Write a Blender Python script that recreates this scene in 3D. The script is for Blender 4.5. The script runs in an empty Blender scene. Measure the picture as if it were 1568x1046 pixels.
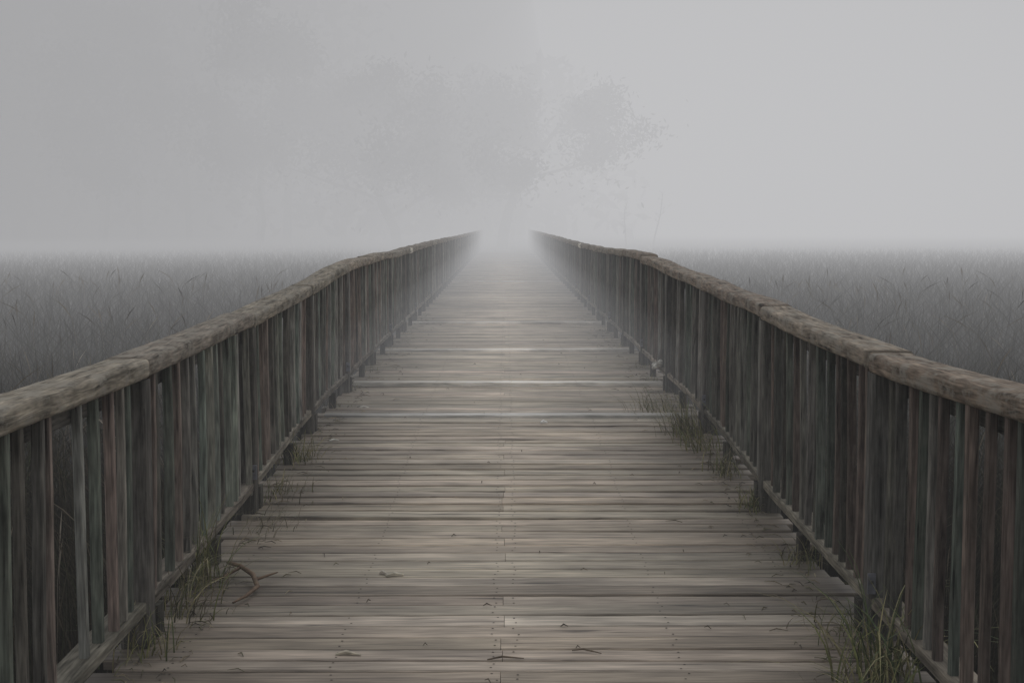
import bpy, bmesh, math, random
import numpy as np
from mathutils import Vector, Matrix
random.seed(7); np.random.seed(7)
S=bpy.context.scene
S.view_settings.view_transform='Standard'; S.view_settings.look='None'; S.view_settings.exposure=0

# ------------------------------------------------------------------ profiles
DY=[0,4.75,7,7.8,8.7,10,12,14.5,20,40,63,90]; DZ=[-.13,-.12,-.10,-.06,-.02,.015,.01,.02,0,-.01,-.02,-.05]
def deckz(y): return float(np.interp(y,DY,DZ))
LY=[0,3.8,5.1,7.4,9.7,10.7,12,13.7,19,25,40,66,90]; LZ=[.95,.945,.93,.955,1.01,1.05,1.085,1.09,1.07,1.08,1.03,.99,.97]
RY=[0,3.7,5.1,7.1,9,11,13,15.4,20,25,39,66,90]; RZ=[.98,.975,.95,.98,1.02,1.045,1.09,1.11,1.06,1.03,1.03,1.0,.97]
def railz(y,s): return float(np.interp(y,LY,LZ) if s<0 else np.interp(y,RY,RZ))
CX=.02; YEND=86.0; BAY=2.2; Y0=.70

# ------------------------------------------------------------------ materials
def newmat(n):
    m=bpy.data.materials.new(n); m.use_nodes=True; nt=m.node_tree; nt.nodes.clear(); return m,nt
def wood_mat(name, rough=.75, wear=False, contrast=1.0, lichen=0.0, bump=.35, spec=.35, s1=(1.1,30), s2=(5,120), s3=(2.2,6)):
    m,nt=newmat(name); N=nt.nodes; L=nt.links
    out=N.new('ShaderNodeOutputMaterial'); b=N.new('ShaderNodeBsdfPrincipled'); L.new(b.outputs[0],out.inputs[0])
    uv=N.new('ShaderNodeUVMap'); uv.uv_map='UVMap'
    def noise(sx,sy,det,rg,dist=0):
        mp=N.new('ShaderNodeMapping'); mp.inputs['Scale'].default_value=(sx,sy,1); L.new(uv.outputs[0],mp.inputs[0])
        n=N.new('ShaderNodeTexNoise'); n.noise_dimensions='2D'; n.inputs['Scale'].default_value=1; n.inputs['Detail'].default_value=det
        n.inputs['Roughness'].default_value=rg; n.inputs['Distortion'].default_value=dist
        L.new(mp.outputs[0],n.inputs['Vector']); return n.outputs['Fac']
    def ramp(src,p0,v0,p1,v1):
        r=N.new('ShaderNodeMapRange'); r.inputs[1].default_value=p0; r.inputs[2].default_value=p1
        r.inputs[3].default_value=v0; r.inputs[4].default_value=v1; L.new(src,r.inputs[0]); return r.outputs[0]
    def math_(op,a,bv):
        n=N.new('ShaderNodeMath'); n.operation=op
        for i,v in enumerate((a,bv)):
            if isinstance(v,(int,float)): n.inputs[i].default_value=v
            else: L.new(v,n.inputs[i])
        return n.outputs[0]
    g1=noise(s1[0],s1[1],3,.62,.5); g2=noise(s2[0],s2[1],1,.6); g3=noise(s3[0],s3[1],3,.6)
    f=math_('MULTIPLY',ramp(g1,.3,1-.5*contrast,.72,1+.45*contrast),ramp(g2,.3,1-.28*contrast,.7,1+.25*contrast))
    f=math_('MULTIPLY',f,ramp(g3,.3,.70,.7,1.28))
    crack=ramp(g1,.27,.4,.33,1.0); f=math_('MULTIPLY',f,crack)
    at=N.new('ShaderNodeAttribute'); at.attribute_name='tint'
    if wear:
        tc=N.new('ShaderNodeTexCoord'); sp=N.new('ShaderNodeSeparateXYZ'); L.new(tc.outputs['Object'],sp.inputs[0])
        nz=N.new('ShaderNodeTexNoise'); nz.inputs['Scale'].default_value=1.3; nz.inputs['Detail'].default_value=3; L.new(tc.outputs['Object'],nz.inputs['Vector'])
        ax=math_('ABSOLUTE',sp.outputs[0],0); ax=math_('ADD',ax,math_('MULTIPLY',math_('SUBTRACT',nz.outputs['Fac'],.5),1.1))
        f=math_('MULTIPLY',f,ramp(ax,.1,1.30,1.35,.46))
    mx=N.new('ShaderNodeVectorMath'); mx.operation='SCALE'; L.new(at.outputs['Color'],mx.inputs[0]); L.new(f,mx.inputs['Scale'])
    col=mx.outputs[0]
    if lichen>0:
        ln=noise(7,12,4,.7); lr=ramp(ln,.46,0,.62,lichen)
        mi=N.new('ShaderNodeMix'); mi.data_type='RGBA'; L.new(lr,mi.inputs['Factor']); L.new(col,mi.inputs[6]); mi.inputs[7].default_value=(.30,.28,.24,1); col=mi.outputs[2]
    L.new(col,b.inputs['Base Color'])
    b.inputs['Roughness'].default_value=rough; b.inputs['Specular IOR Level'].default_value=spec
    bp=N.new('ShaderNodeBump'); bp.inputs['Strength'].default_value=bump; bp.inputs['Distance'].default_value=.008
    L.new(g1,bp.inputs['Height']); L.new(bp.outputs[0],b.inputs['Normal'])
    return m
def tint_mat(name,rough=.8,spec=.2,metal=0):
    m,nt=newmat(name); N=nt.nodes; L=nt.links
    out=N.new('ShaderNodeOutputMaterial'); b=N.new('ShaderNodeBsdfPrincipled'); L.new(b.outputs[0],out.inputs[0])
    at=N.new('ShaderNodeAttribute'); at.attribute_name='tint'
    tc=N.new('ShaderNodeTexCoord'); nz=N.new('ShaderNodeTexNoise'); nz.inputs['Scale'].default_value=25; nz.inputs['Detail'].default_value=1
    L.new(tc.outputs['Object'],nz.inputs['Vector'])
    r=N.new('ShaderNodeMapRange'); r.inputs[1].default_value=.3; r.inputs[2].default_value=.7; r.inputs[3].default_value=.7; r.inputs[4].default_value=1.3
    L.new(nz.outputs['Fac'],r.inputs[0])
    mx=N.new('ShaderNodeVectorMath'); mx.operation='SCALE'; L.new(at.outputs['Color'],mx.inputs[0]); L.new(r.outputs[0],mx.inputs['Scale'])
    L.new(mx.outputs[0],b.inputs['Base Color']); b.inputs['Roughness'].default_value=rough; b.inputs['Specular IOR Level'].default_value=spec; b.inputs['Metallic'].default_value=metal
    return m
def plain_tint(name):
    m,nt=newmat(name); N=nt.nodes; L=nt.links
    out=N.new('ShaderNodeOutputMaterial'); b=N.new('ShaderNodeBsdfDiffuse'); L.new(b.outputs[0],out.inputs[0])
    at=N.new('ShaderNodeAttribute'); at.attribute_name='tint'; L.new(at.outputs['Color'],b.inputs['Color']); return m
M_deck=wood_mat('deck_wood',.6,True,.6,0,.35,.35,(1.3,26),(6,110),(1.6,5))
M_rail=wood_mat('handrail_wood',.85,False,1.1,.7,.8,.2,(3.5,30),(9,120),(5,12))
M_pick=wood_mat('picket_wood',.85,False,.95,.10,.4,.15,(2.4,30),(9,110),(4,9))
M_tint=tint_mat('plant_matter',.7)
M_leaf=plain_tint('tree_matter')
M_metal=tint_mat('galvanised_bracket',.5,.5,.4)

# ------------------------------------------------------------------ mesh builder
class MB:
    def __init__(s): s.v=[];s.f=[];s.uv=[];s.c=[]
    def sweep(s,pts,A,B,prof,tint,scalef=None,caps=True):
        o=len(s.v); n=len(prof); ru=random.uniform(0,50); rv=random.uniform(0,50)
        per=[0]
        for i in range(n):
            a=prof[i]; b=prof[(i+1)%n]; per.append(per[-1]+math.hypot(a[0]-b[0],a[1]-b[1]))
        ln=0; us=[]
        for k,p in enumerate(pts):
            if k: ln+=(p-pts[k-1]).length
            us.append(ln); sc=scalef[k] if scalef else 1
            for (a,b) in prof:
                q=p+A*(a*sc)+B*(b*sc); s.v.append((q.x,q.y,q.z)); s.c.append((tint[0],tint[1],tint[2],1))
        for k in range(len(pts)-1):
            for i in range(n):
                j=(i+1)%n
                s.f.append((o+k*n+i,o+k*n+j,o+(k+1)*n+j,o+(k+1)*n+i))
                s.uv+= [(us[k]+ru,per[i]+rv),(us[k]+ru,per[i+1]+rv),(us[k+1]+ru,per[i+1]+rv),(us[k+1]+ru,per[i]+rv)]
        if caps:
            s.f.append(tuple(o+i for i in reversed(range(n)))); s.uv+=[(ru+prof[i][0],rv+prof[i][1]) for i in reversed(range(n))]
            e=o+(len(pts)-1)*n
            s.f.append(tuple(e+i for i in range(n))); s.uv+=[(ru+prof[i][0],rv+prof[i][1]) for i in range(n)]
    def tube(s,pts,radii,tint,n=6):
        o=len(s.v)
        for k,p in enumerate(pts):
            d=(pts[min(k+1,len(pts)-1)]-pts[max(k-1,0)]).normalized()
            ref=Vector((.3,.9,.1)); a=(ref-d*ref.dot(d)).normalized(); b=d.cross(a)
            for i in range(n):
                t=2*math.pi*i/n; q=p+(a*math.cos(t)+b*math.sin(t))*radii[k]
                s.v.append((q.x,q.y,q.z)); s.c.append((*tint,1))
        for k in range(len(pts)-1):
            for i in range(n):
                j=(i+1)%n; s.f.append((o+k*n+i,o+k*n+j,o+(k+1)*n+j,o+(k+1)*n+i)); s.uv+=[(k*.2,i*.05),(k*.2,i*.05+.05),(k*.2+.2,i*.05+.05),(k*.2+.2,i*.05)]
    def poly(s,vs,tint):
        o=len(s.v)
        for q in vs: s.v.append(tuple(q)); s.c.append((*tint,1))
        s.f.append(tuple(range(o,o+len(vs)))); s.uv+=[(0,0)]*len(vs)
    def blade(s,p,ang,h,lean,w,tint,seg=4,droop=1.0):
        d=Vector((math.cos(ang),math.sin(ang),0)); side=Vector((-d.y,d.x,0))
        L_=[];R_=[]
        for k in range(seg+1):
            t=k/seg; c=p+d*(lean*t*t)+Vector((0,0,h*(t-droop*.45*t*t*t*min(1.6,lean/h if h else 1))))
            ww=w*(1-t)**.7*.5+.0003
            L_.append(c-side*ww); R_.append(c+side*ww)
        o=len(s.v)
        for a,b in zip(L_,R_):
            s.v.append(tuple(a)); s.v.append(tuple(b)); s.c.append((*tint,1)); s.c.append((*tint,1))
        for k in range(seg):
            s.f.append((o+2*k,o+2*k+1,o+2*k+3,o+2*k+2)); s.uv+=[(0,0)]*4
    def obj(s,name,mat,parent=None,smooth=False):
        me=bpy.data.meshes.new(name); me.from_pydata(s.v,[],s.f)
        uvl=me.uv_layers.new(name='UVMap'); uvl.data.foreach_set('uv',np.array(s.uv,dtype=np.float32).ravel())
        ca=me.attributes.new('tint','FLOAT_COLOR','POINT'); ca.data.foreach_set('color',np.array(s.c,dtype=np.float32).ravel())
        if smooth: me.polygons.foreach_set('use_smooth',[True]*len(me.polygons))
        me.materials.append(mat); me.update()
        ob=bpy.data.objects.new(name,me); S.collection.objects.link(ob)
        if parent: ob.parent=parent
        return ob
def empty(name):
    e=bpy.data.objects.new(name,None); S.collection.objects.link(e); return e
def chamf(w,h,c):
    w/=2;h/=2
    return [(-w+c,-h),(w-c,-h),(w,-h+c),(w,h-c),(w-c,h),(-w+c,h),(-w,h-c),(-w,-h+c)]
X=Vector((1,0,0));Y=Vector((0,1,0));Z=Vector((0,0,1))
def jit(c,a,h=.04):
    k=random.uniform(1-a,1+a); return (c[0]*k*random.uniform(1-h,1+h),c[1]*k,c[2]*k*random.uniform(1-h,1+h))

# ------------------------------------------------------------------ boardwalk
bw=empty('boardwalk'); pl=MB(); nails=MB()
special=[10.1,12.1,15.4,19.7,34.0]
y=2.6
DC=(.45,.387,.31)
done=set()
while y<YEND:
    w=random.choice([.14,.14,.142,.138,.10,.12,.14])
    zc=deckz(y+w/2)-.02+random.uniform(-.003,.003)
    shade_ramp=float(np.interp(y,[4,6.5,10,14,22],[.66,.84,1.0,1.15,1.35]))  # vignette up close, haze glare farther out, painted into the plank tint
    t=jit(tuple(c*shade_ramp for c in DC),.16,.03); x0=-1.36-random.uniform(0,.09); x1=1.36+random.uniform(0,.09)
    if random.random()<.12: t=tuple(c*1.2 for c in t)
    if random.random()<.12: t=tuple(c*.70 for c in t)
    th=.04; pieces=None
    for sp in special:
        if sp not in done and y>=sp:
            done.add(sp); zc+=.034 if sp<30 else .02; t=(1.0,.95,.86) if sp!=10.1 else (.66,.64,.60); w=.12; x0=-1.33; x1=1.33; pieces=1
            if sp==15.4: zc-=.012; x0=-1.36;x1=1.36
            if sp==10.1: zc-=.014
    ns=12 if y<25 else 4
    tilt=random.uniform(-.014,.014); bow=random.uniform(-.006,.006)
    pc=[(x0,x1)]
    if random.random()<.35 and not pieces:
        m=-.03+random.uniform(-.01,.01); pc=[(x0,m-.001),(m+.001,x1)]
    for (a,b) in pc:
        pts=[]
        for k in range(ns+1):
            u=k/ns; xx=a+(b-a)*u
            pts.append(Vector((xx+CX,y+w/2+random.uniform(-.0015,.0015)+bow*math.sin(math.pi*u),zc+random.uniform(-.001,.001)+tilt*.25*(xx))))
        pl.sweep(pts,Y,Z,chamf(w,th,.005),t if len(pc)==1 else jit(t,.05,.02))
    if y<24:
        for nx in (-1.18,-.62,-.06,.02,.6,1.18):
            if random.random()<.85:
                for fy in (.25,.75):
                    cx=nx+random.uniform(-.012,.012); cy=y+w*fy+random.uniform(-.008,.008); r=.0048
                    zz=zc+tilt*.25*cx+.0212
                    nails.poly([Vector((cx+CX+r*math.cos(q),cy+r*math.sin(q),zz)) for q in [i*math.pi/3 for i in range(6)]],(.03,.025,.02))
    y+=w+random.choice([.004,.004,.004,.005,.007,.011])
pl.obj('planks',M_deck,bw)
nails.obj('nails',M_tint,bw)
jo=MB()
for xx in (-1.25,-.6,0,.6,1.25):
    pts=[Vector((xx+CX,yy,deckz(yy)-.145)) for yy in np.arange(2.5,YEND,1.5)]
    jo.sweep(pts,X,Z,chamf(.06,.19,.004),(.06,.052,.045))
for yy in np.arange(3,YEND,2.2):
    jo.sweep([Vector((-1.3+CX,yy,-.34)),Vector((1.3+CX,yy,-.34))],Y,Z,chamf(.14,.18,.005),(.05,.045,.04))
    for xx in (-1.1,1.1): jo.sweep([Vector((xx+CX,yy+.16,-1.6)),Vector((xx+CX,yy+.16,-.27))],X,Y,chamf(.15,.15,.01),(.05,.045,.04))
jo.obj('joists',M_pick,bw)

# ------------------------------------------------------------------ railings
PAL=[(.148,.147,.124),(.13,.147,.124),(.165,.13,.11),(.215,.206,.18),(.10,.095,.083),(.163,.163,.145),(.17,.135,.116),(.113,.13,.108),(.25,.243,.22),(.084,.079,.067)]
def railing(s,name):
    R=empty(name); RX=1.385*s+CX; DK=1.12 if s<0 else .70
    top=MB(); pk=MB(); po=MB(); bl=MB(); bk=MB()
    y=Y0+ (0 if s<0 else .05); kk=0
    pr=[(-.070,-.040),(.070,-.040),(.077,-.034),(.080,-.022),(.080,.010),(.077,.022),(.068,.028),(.03,.030),(-.03,.030),(-.068,.028),(-.077,.022),(-.080,.010),(-.080,-.022),(-.077,-.034)]
    while y<YEND:
        L=BAY; y1=min(y+L,YEND); kk+=1
        off=random.uniform(-.006,.006); offx=random.uniform(-.006,.006); n=34 if y<14 else 8
        pts=[];sc=[]; ph=random.uniform(0,6); amp=random.uniform(.002,.006)
        for i in range(n+1):
            u=i/n; yy=y+.003+(y1-y-.006)*u
            z=railz(yy,s)-.033+off+amp*math.sin(u*math.pi*2+ph)+random.uniform(-.001,.001)
            pts.append(Vector((RX+offx+.005*math.sin(u*5+ph)+random.uniform(-.0015,.0015),yy,z)))
            sc.append(1+random.uniform(-.010,.010)+.010*math.sin(u*7+ph))
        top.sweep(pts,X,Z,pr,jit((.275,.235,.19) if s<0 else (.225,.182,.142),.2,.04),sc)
        t=jit((.19,.172,.14),.25)
        pts=[Vector((RX-.014*s,yy,deckz(yy)+.145+.003*math.sin(yy*3))) for yy in np.linspace(y+.003,y1-.003,7)]
        bl.sweep(pts,X,Z,chamf(.105,.045,.006),t)
        pts=[Vector((RX+.004*s,yy,railz(yy,s)-.108)) for yy in np.linspace(y+.003,y1-.003,7)]
        bl.sweep(pts,X,Z,chamf(.04,.07,.004),jit((.09,.085,.075),.2))
        zt=railz(y,s)-.077
        po.sweep([Vector((RX-.022*s,y,z)) for z in (-1.3,-.5,0,.5,zt)],X,Y,chamf(.105,.1,.007),jit((.095,.09,.08),.2))
        if random.random()<.7: po.sweep([Vector((RX-.062*s,y+.085,z)) for z in (deckz(y)+.17,.5,zt-.003)],X,Y,chamf(.02,.06,.003),jit((.2,.195,.177),.3))
        if y<30 and kk%2==(0 if s<0 else 1):
            zb=deckz(y)+.22
            bk.sweep([Vector((RX-.070*s,y-.058,zb-.035)),Vector((RX-.070*s,y-.058,zb+.04))],X,Y,chamf(.03,.01,.002),(.17,.175,.20))
            bk.sweep([Vector((RX-.070*s,y-.064,zb+.01)),Vector((RX-.070*s,y-.072,zb+.01))],X,Z,chamf(.012,.012,.003),(.08,.08,.085))
        for o in (0.02,1.1):
            yy=y+o
            po.sweep([Vector((RX-.055*s,yy+.1,deckz(yy)-.25)),Vector((RX-.055*s,yy+.1,deckz(yy)+.121))],X,Y,chamf(.05,.075,.006),jit((.07,.066,.057),.3))
        yy=y+.14
        while yy<y1-.07:
            if random.random()>.012:
                zt=railz(yy,s)-.072; zb=deckz(yy)+.13+random.uniform(-.02,.015)
                lx=random.uniform(-.008,.008); ly=random.uniform(-.022,.022); wv=random.uniform(.026,.037)
                xo=-.040*s+random.uniform(-.008,.008)
                pts=[Vector((RX+xo+lx*u+.003*math.sin(u*4+yy),yy+ly*u,zb+(zt-zb)*u)) for u in (0,.25,.5,.75,1)]
                c=jit(random.choice(PAL),.4,.03)
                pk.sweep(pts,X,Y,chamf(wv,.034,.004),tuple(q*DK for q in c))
            yy+=.138+random.uniform(-.026,.026)
        y+=BAY
    yj=19.2 if s<0 else 25.3
    top.sweep([Vector((RX,yj,railz(yj,s)-.031)),Vector((RX,yj+.25,railz(yj,s)-.031)),Vector((RX,yj+.5,railz(yj,s)-.031))],X,Z,[(a*1.1,b*1.15) for a,b in pr],(1.0,.95,.82))
    if s>0:
        top.sweep([Vector((RX-.10,11.9,deckz(12)+.23)),Vector((RX-.10,12.5,deckz(12)+.14))],X,Z,chamf(.03,.06,.01),(.6,.6,.56))
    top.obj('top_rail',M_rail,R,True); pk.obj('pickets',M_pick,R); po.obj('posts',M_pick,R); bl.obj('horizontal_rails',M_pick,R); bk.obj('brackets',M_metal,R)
railing(-1,'wooden_railing'); railing(1,'wooden_railing')

# ------------------------------------------------------------------ marsh ground
GZ=-.65
m,nt=newmat('marsh_soil'); N=nt.nodes; L=nt.links
out=N.new('ShaderNodeOutputMaterial'); b=N.new('ShaderNodeBsdfDiffuse'); L.new(b.outputs[0],out.inputs[0])
tc=N.new('ShaderNodeTexCoord'); nz=N.new('ShaderNodeTexNoise'); nz.inputs['Scale'].default_value=.6; nz.inputs['Detail'].default_value=4; L.new(tc.outputs['Object'],nz.inputs['Vector'])
cr=N.new('ShaderNodeValToRGB'); cr.color_ramp.elements[0].color=(.018,.016,.012,1); cr.color_ramp.elements[1].color=(.06,.055,.04,1); cr.color_ramp.elements[0].position=.35; cr.color_ramp.elements[1].position=.7
L.new(nz.outputs['Fac'],cr.inputs[0]); L.new(cr.outputs[0],b.inputs['Color'])
bm=bmesh.new(); bmesh.ops.create_grid(bm,x_segments=60,y_segments=60,size=2500)
me=bpy.data.meshes.new('marsh_ground'); bm.to_mesh(me); bm.free(); me.materials.append(m)
g=bpy.data.objects.new('marsh_ground',me); g.location=(0,0,GZ); S.collection.objects.link(g)

# ------------------------------------------------------------------ marsh grass
def lowf(x,y):
    return (np.sin(x*.9+1.3*np.sin(y*.35))*np.sin(y*.55+1.1*np.sin(x*.5))+.6*np.sin(x*.23+y*.17+2)+.4*np.sin(x*2.3+y*1.9))/2
def grass(name,n,hmin,hmax,wbase,cols,ymax=110,leanr=.35,seedhead=False):
    yy=np.exp(np.random.uniform(np.log(4),np.log(ymax),n))
    side=np.where(np.random.rand(n)<.5,-1,1); xx=side*(1.62+np.random.rand(n)**1.1*(yy*.5+5))
    d=np.sqrt(xx**2+yy**2); lf=lowf(xx,yy); nearf=np.clip((48-d)/36,0.08,1)
    hm=(hmin+hmax)/2
    h=(hm+(np.random.uniform(hmin,hmax,n)-hm)*nearf)*(1+.12*lf*nearf); h=np.where(np.abs(xx)<2.3,h*.8,h)
    w=wbase*np.maximum(.8,np.minimum(d,60)/9)*np.random.uniform(.6,1.3,n)
    a=np.random.uniform(0,2*np.pi,n); ln=np.random.uniform(0,leanr,n)*h
    fa=np.random.uniform(-.9,.9,n)
    sx=np.cos(fa)*w/2; sy=np.sin(fa)*w/2
    base=np.stack([xx,yy,np.full(n,GZ)],1); S_=np.stack([sx,sy,np.zeros(n)],1)
    D=np.stack([np.cos(a)*ln,np.sin(a)*ln,np.zeros(n)],1)
    D[:,0]=np.where(np.abs(xx)<2.6,np.abs(D[:,0])*side,D[:,0])
    up=np.zeros((n,3)); up[:,2]=h
    if seedhead:
        P=[base-S_*.5,base+S_*.5,base+D*.45+up*.82-S_*.5,base+D*.45+up*.82+S_*.5,base+D*.7+up*.92-S_*1.7,base+D*.7+up*.92+S_*1.7,base+D+up]
        nv=7; qs=[(0,1,3,2),(2,3,5,4)]; ts=[(4,5,6)]
    else:
        P=[base-S_,base+S_,base+D*.3+up*.6-S_*.8,base+D*.3+up*.6+S_*.8,base+D+up]
        nv=5; qs=[(0,1,3,2)]; ts=[(2,3,4)]
    V=np.stack(P,1).reshape(-1,3)
    idx=np.arange(n)[:,None]*nv
    per=np.concatenate([np.array(q) for q in qs]+[np.array(t) for t in ts])
    lo=(idx+per[None,:]).ravel(); sz=np.tile(np.array([4]*len(qs)+[3]*len(ts)),n)
    me=bpy.data.meshes.new(name); me.vertices.add(len(V)); me.vertices.foreach_set('co',V.astype(np.float32).ravel())
    me.loops.add(len(lo)); me.loops.foreach_set('vertex_index',lo.astype(np.int32))
    me.polygons.add(len(sz)); st=np.concatenate([[0],np.cumsum(sz)[:-1]]); me.polygons.foreach_set('loop_start',st.astype(np.int32))
    me.update(calc_edges=True)
    cc=np.array(cols); C=cc[np.random.randint(0,len(cols),n)]*np.random.uniform(.65,1.25,(n,1))*(1+.3*lf[:,None])
    mean=cc.mean(0)[None,:]; C=mean+(C-mean)*np.clip(nearf,.15,1)[:,None]
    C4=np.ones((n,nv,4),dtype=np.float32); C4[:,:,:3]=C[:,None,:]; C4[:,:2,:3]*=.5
    ca=me.attributes.new('tint','FLOAT_COLOR','POINT'); ca.data.foreach_set('color',C4.ravel())
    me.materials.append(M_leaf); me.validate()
    return me
mg=empty('marsh_grass')
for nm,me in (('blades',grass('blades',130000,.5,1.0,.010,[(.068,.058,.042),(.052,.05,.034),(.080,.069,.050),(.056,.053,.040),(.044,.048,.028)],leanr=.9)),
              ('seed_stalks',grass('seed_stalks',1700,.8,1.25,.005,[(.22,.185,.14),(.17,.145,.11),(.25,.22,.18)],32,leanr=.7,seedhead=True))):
    o=bpy.data.objects.new(nm,me); S.collection.objects.link(o); o.parent=mg

# ------------------------------------------------------------------ tufts
def tuft(x,y,n,h,spread,greens,w=.005,bias=None):
    mb=MB(); z=deckz(y)-.03
    for i in range(n):
        px=x+random.gauss(0,spread); py=y+random.gauss(0,spread*1.6)
        a=random.uniform(0,6.28) if bias is None else random.gauss(bias,.9)
        hh=h*random.uniform(.35,1.1)
        mb.blade(Vector((px,py,z)),a,hh,hh*random.uniform(.2,1.3),w*random.uniform(.6,1.3),jit(random.choice(greens),.3),5)
    return mb.obj('grass_tuft',M_tint)
GR=[(.15,.155,.06),(.20,.19,.09),(.10,.12,.05),(.28,.25,.14)]
DR=[(.24,.21,.14),(.17,.15,.10),(.11,.11,.07)]
tuft(1.22,9.4,190,.36,.08,GR+DR,.006,math.pi); tuft(1.16,10.5,120,.28,.10,DR+GR,.006,math.pi); tuft(1.25,8.9,80,.26,.06,GR,.006,math.pi)
tuft(1.28,8.2,90,.24,.05,GR+DR); tuft(1.31,7.4,90,.2,.05,GR)
tuft(1.32,6.3,80,.2,.05,GR+DR); tuft(1.29,4.75,80,.50,.06,GR+[(.08,.11,.05)],.009); tuft(1.2,4.5,60,.34,.08,GR,.008); tuft(1.25,5.2,60,.24,.08,DR+GR)
tuft(-1.26,8.6,120,.26,.06,GR,.005); tuft(-1.25,7.7,80,.22,.07,DR+GR,.005,0); tuft(-1.20,7.0,80,.18,.09,DR,.004,0)
tuft(-1.30,5.9,100,.46,.05,DR+GR,.006); tuft(-1.26,5.5,80,.32,.06,DR+GR,.006,0); tuft(-1.30,5.0,70,.24,.06,GR)
for yy in (10.8,12,13.3,15.5,18):
    tuft(-1.31,yy,26,.13,.05,DR+GR); tuft(1.31,yy+.5,26,.13,.05,DR+GR)

tw=MB(); z=deckz(5.8)+.012
def T(pts,r,c=(.16,.11,.075)): tw.tube([Vector(p)+Vector((.1,0,0)) for p in pts],r,c,7)
T([(-1.32,6.15,z+.03),(-1.24,6.02,z+.045),(-1.17,5.93,z+.03),(-1.13,5.80,z+.014),(-1.155,5.68,z+.006),(-1.19,5.58,z+.004)],[.008,.010,.011,.010,.008,.004])
T([(-1.15,5.88,z+.022),(-1.10,5.93,z+.03),(-1.075,5.98,z+.028)],[.007,.005,.003])
T([(-1.24,6.02,z+.04),(-1.30,5.92,z+.02),(-1.36,5.9,z+.01)],[.007,.005,.003])
tw.obj('fallen_twig',M_tint,None,True)
deb=MB()
def chip(x,y,l,ang,c,w=.008):
    z=deckz(y)+.006; d=Vector((math.cos(ang),math.sin(ang),0)); p=Vector((x,y,z))
    deb.tube([p-d*l/2,p-d*l*.1+Vector((0,.01,.006)),p+d*l/2],[w*.3,w*.55,w*.2],c,5)
chip(-.48,6.05,.08,.3,(.6,.56,.46),.02); chip(-.53,6.08,.05,-.6,(.5,.46,.4),.015)
chip(.29,4.98,.11,-.35,(.14,.11,.08)); chip(.0,4.9,.13,.12,(.14,.11,.08)); chip(-.56,4.95,.09,-.05,(.55,.5,.4),.016)
chip(.27,9.9,.05,.2,(.85,.85,.82),.025); chip(-1.12,9.2,.07,.5,(.7,.68,.62),.015); chip(-1.07,10.7,.07,.1,(.7,.68,.62),.02)
for i in range(700):
    yy=math.exp(random.uniform(math.log(4.3),math.log(22))); s=random.choice((-1,1)); xx=s*(1.32-abs(random.gauss(0,.17)))
    chip(xx+CX,yy,random.uniform(.02,.09),random.uniform(0,3.14),jit(random.choice([(.2,.17,.12),(.14,.13,.08),(.27,.23,.16),(.07,.06,.05)]),.3),random.uniform(.003,.006))
for i in range(50):
    yy=math.exp(random.uniform(math.log(4.3),math.log(22))); xx=random.uniform(-1.1,1.1)
    chip(xx,yy,random.uniform(.012,.035),random.uniform(0,3.14),jit((.11,.09,.065),.4),random.uniform(.003,.006))
deb.obj('leaf_litter',M_tint)

# ------------------------------------------------------------------ trees
def tree(name,base,H,spread,lean,seed,nleaf,trunkc=(.07,.06,.05),r0=.3,first=.3,leafc=(.045,.05,.035),ls=.22,soft=1.0):
    rnd=random.Random(seed); E=empty(name); mb=MB(); tips=[]
    def branch(p,d,L,r,lev):
        n=6; pts=[p]; rad=[r]; q=p.copy(); dd=d.copy()
        for i in range(n):
            dd=(dd+Vector((rnd.gauss(0,.13),rnd.gauss(0,.13),rnd.gauss(.02,.09)))).normalized()
            q=q+dd*(L/n); pts.append(q.copy()); rad.append(r*(1-.75*(i+1)/n))
            if lev>=2 or (lev==1 and i>1): tips.append((q.copy(),L*.3))
        mb.tube(pts,rad,trunkc,5)
        if lev<3:
            k=[12,6,3][lev]
            for i in range(k):
                t=first+(1-first)*(i+rnd.random())/k if lev==0 else rnd.uniform(.3,1)
                j=min(n-1,int(t*n)); pp=pts[j].lerp(pts[j+1],t*n-j)
                a=rnd.uniform(0,6.28); out=Vector((math.cos(a)*1.0,math.sin(a)*.8,rnd.uniform(-.05,.75)))+(Vector((lean[0],lean[1],0))*.5 if lev==0 else d*.7)
                branch(pp,out.normalized(),(spread if lev==0 else L*.55)*rnd.uniform(.6,1.1)*(1.1-.5*t if lev==0 else 1),rad[j]*.5,lev+1)
    branch(Vector(base),Vector((lean[0]*.25,lean[1]*.25,1)).normalized(),H*.8,r0,0)
    mb.obj('trunk_and_limbs',M_leaf,E,True)
    lf=MB()
    for i in range(nleaf):
        c,rr=rnd.choice(tips); rr=max(rr,.5)*soft
        p=c+Vector((rnd.gauss(0,rr*.6),rnd.gauss(0,rr*.6),rnd.gauss(0,rr*.5)))
        a=Vector((rnd.gauss(0,1),rnd.gauss(0,1),rnd.gauss(0,1))).normalized(); b_=a.orthogonal().normalized(); s=ls*rnd.uniform(.5,1.2); k=rnd.uniform(.6,1.4)
        lf.poly([p-a*s,p+b_*s*.45,p+a*s,p-b_*s*.45],tuple(c2*k for c2 in leafc))
    if nleaf: lf.obj('foliage',M_leaf,E)
tree('oak_tree',(-.3,84,GZ),11.2,7.0,(.35,0),3,17000,r0=.4,first=.30,leafc=(.03,.032,.025),ls=.2,soft=1.6)
tree('oak_tree',(-6.5,86,GZ),12.5,7.4,(.15,0),5,14000,r0=.36,first=.22,leafc=(.03,.032,.025),ls=.22,soft=1.6)
for i,(x,yy,h) in enumerate([(-15,87,16),(-24,85,17)]):
    tree('birch_tree',(x,yy,GZ),h,5.5,(0,0),20+i,7500,(.30,.29,.27),.16,.2,ls=.25,soft=1.8)
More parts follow.
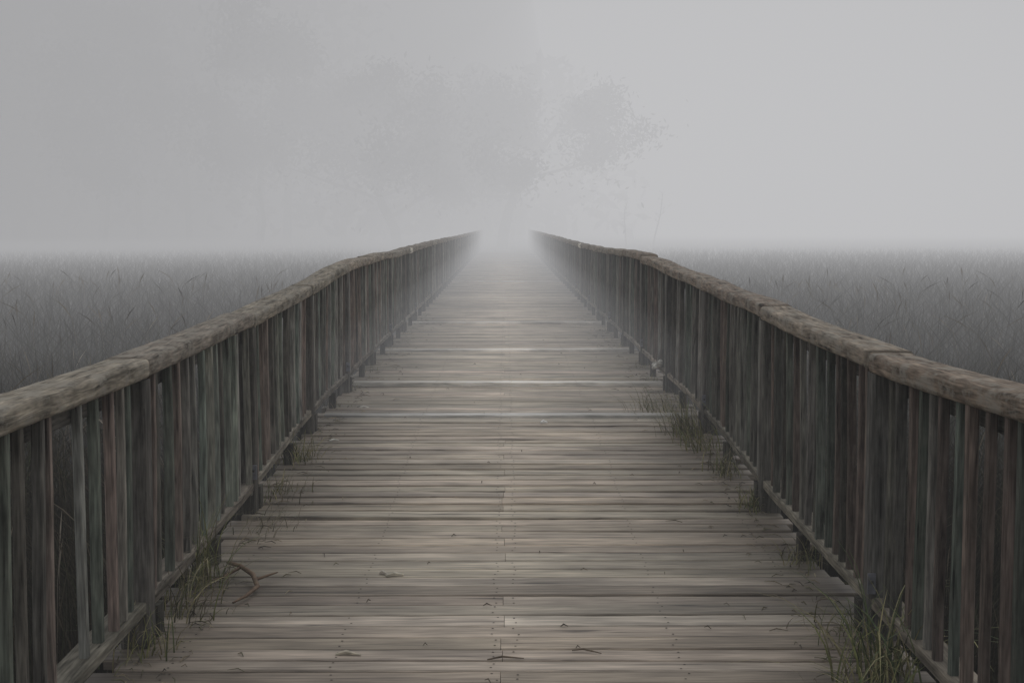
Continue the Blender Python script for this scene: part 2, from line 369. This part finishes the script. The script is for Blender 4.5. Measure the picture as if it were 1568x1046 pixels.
tree('dead_tree',(7.2,84,GZ),4.2,.5,(0,0),50,0,(.06,.055,.05),.07,.5)
tree('dead_tree',(8.7,84,GZ),4.8,.5,(0,0),51,0,(.06,.055,.05),.07,.5)
dm=MB(); rnd=random.Random(9)
for i in range(46):
    x=rnd.uniform(-70,-1) if i<40 else rnd.uniform(-4,4); yy=rnd.uniform(92,102); h=rnd.uniform(14,22) if x<-10 else rnd.uniform(8,12)
    dm.tube([Vector((x,yy,GZ)),Vector((x+rnd.gauss(0,.4),yy,h*.5)),Vector((x+rnd.gauss(0,.8),yy,h))],[.25,.17,.04],(.07,.065,.055),5)
    for j in range(300):
        t=rnd.random()**.7; p=Vector((x+rnd.gauss(0,2.6*(1.15-t)+.4),yy+rnd.gauss(0,1.5),h*(.05+.95*t))); a=Vector((rnd.gauss(0,1),rnd.gauss(0,1),rnd.gauss(0,1))).normalized(); b_=a.orthogonal().normalized(); s=rnd.uniform(.3,.8)
        dm.poly([p-a*s,p+b_*s*.5,p+a*s,p-b_*s*.5],(.04,.042,.035))
dm.obj('distant_trees',M_leaf)

# ------------------------------------------------------------------ fog volumes
fog=empty('fog')
def fogmat(sig,lum,col=(.99,.99,1.01)):
    m,nt=newmat('mist'); N=nt.nodes; L=nt.links
    out=N.new('ShaderNodeOutputMaterial'); ad=N.new('ShaderNodeAddShader')
    ab=N.new('ShaderNodeVolumeAbsorption'); ab.inputs['Color'].default_value=(0,0,0,1); ab.inputs['Density'].default_value=sig
    em=N.new('ShaderNodeEmission'); em.inputs['Color'].default_value=(*col,1); em.inputs['Strength'].default_value=sig*lum  # emission gives the fog its own ambient glow in place of scattered daylight
    L.new(ab.outputs[0],ad.inputs[0]); L.new(em.outputs[0],ad.inputs[1]); L.new(ad.outputs[0],out.inputs['Volume']); return m
def fbox(name,x0,x1,y0,y1,z0,z1,sig,lum):
    bm=bmesh.new(); bmesh.ops.create_cube(bm,size=1)
    for v in bm.verts: v.co=Vector(((x0+x1)/2+v.co.x*(x1-x0),(y0+y1)/2+v.co.y*(y1-y0),(z0+z1)/2+v.co.z*(z1-z0)))
    me=bpy.data.meshes.new(name); bm.to_mesh(me); bm.free(); me.materials.append(fogmat(sig,lum)); o=bpy.data.objects.new(name,me); S.collection.objects.link(o); o.parent=fog
def fell(name,c,rs,sig,lum):
    for r in rs:
        bm=bmesh.new(); bmesh.ops.create_icosphere(bm,subdivisions=5,radius=1)
        for v in bm.verts: v.co=Vector((c[0]+v.co.x*r[0],c[1]+v.co.y*r[1],c[2]+v.co.z*r[2]))
        me=bpy.data.meshes.new(name); bm.to_mesh(me); bm.free(); me.materials.append(fogmat(sig/len(rs),lum)); o=bpy.data.objects.new(name,me); S.collection.objects.link(o); o.parent=fog
fbox('haze',-600,600,-300,900,-3,70,.0040,.44)
fbox('fog_bank',-595,595,16,895,-3.05,71,.004,.44)
fbox('fog_bank',-590,590,32,890,-3.1,72,.008,.47)
fbox('fog_bank',-580,580,48,880,-3.2,74,.018,.52)
fbox('fog_bank',-570,570,64,870,-3.3,76,.030,.57)
fbox('ground_mist',-560,560,9,860,-3.4,.62,.022,.40)
fell('path_mist',(0,48,.6),[(3.6,38,1.8),(2.3,30,1.5)],.014,.50)
fell('glow_mist',(17,80,7),[(33,14,17),(21,10,10)],.026,1.2)  # glowing volumes added to brighten the sky on the right
fell('dimming_mist',(-46,76,8),[(48,20,34),(33,16,24)],.075,.08)  # dense low-emission volumes added to darken the sky on the left

# ------------------------------------------------------------------ light
az=math.radians(18); el=math.radians(48)
w=bpy.data.worlds.new('World'); S.world=w; w.use_nodes=True; nt=w.node_tree; nt.nodes.clear()
o=nt.nodes.new('ShaderNodeOutputWorld'); bg=nt.nodes.new('ShaderNodeBackground'); sk=nt.nodes.new('ShaderNodeTexSky'); hs=nt.nodes.new('ShaderNodeHueSaturation')
sk.sky_type='NISHITA'; sk.sun_disc=False; sk.sun_elevation=el; sk.sun_rotation=az; sk.dust_density=5; sk.air_density=1.2
hs.inputs['Saturation'].default_value=.10
nt.links.new(sk.outputs[0],hs.inputs['Color']); nt.links.new(hs.outputs[0],bg.inputs[0]); nt.links.new(bg.outputs[0],o.inputs[0]); bg.inputs[1].default_value=.13
sl=bpy.data.lights.new('sun','SUN'); sl.energy=1.5; sl.angle=math.radians(25); sl.color=(1,.95,.88)
so=bpy.data.objects.new('sun',sl); S.collection.objects.link(so)
dirv=Vector((math.sin(az)*math.cos(el),math.cos(az)*math.cos(el),math.sin(el)))
so.rotation_euler=dirv.to_track_quat('Z','Y').to_euler()

# ------------------------------------------------------------------ camera
cd=bpy.data.cameras.new('camera'); cd.lens=50; cd.sensor_width=36; cd.clip_start=.05; cd.clip_end=5000
co=bpy.data.objects.new('camera',cd); S.collection.objects.link(co); co.location=(0,0,1.42)
co.rotation_euler=(math.radians(90-4.8),0,math.radians(-.26)); S.camera=co
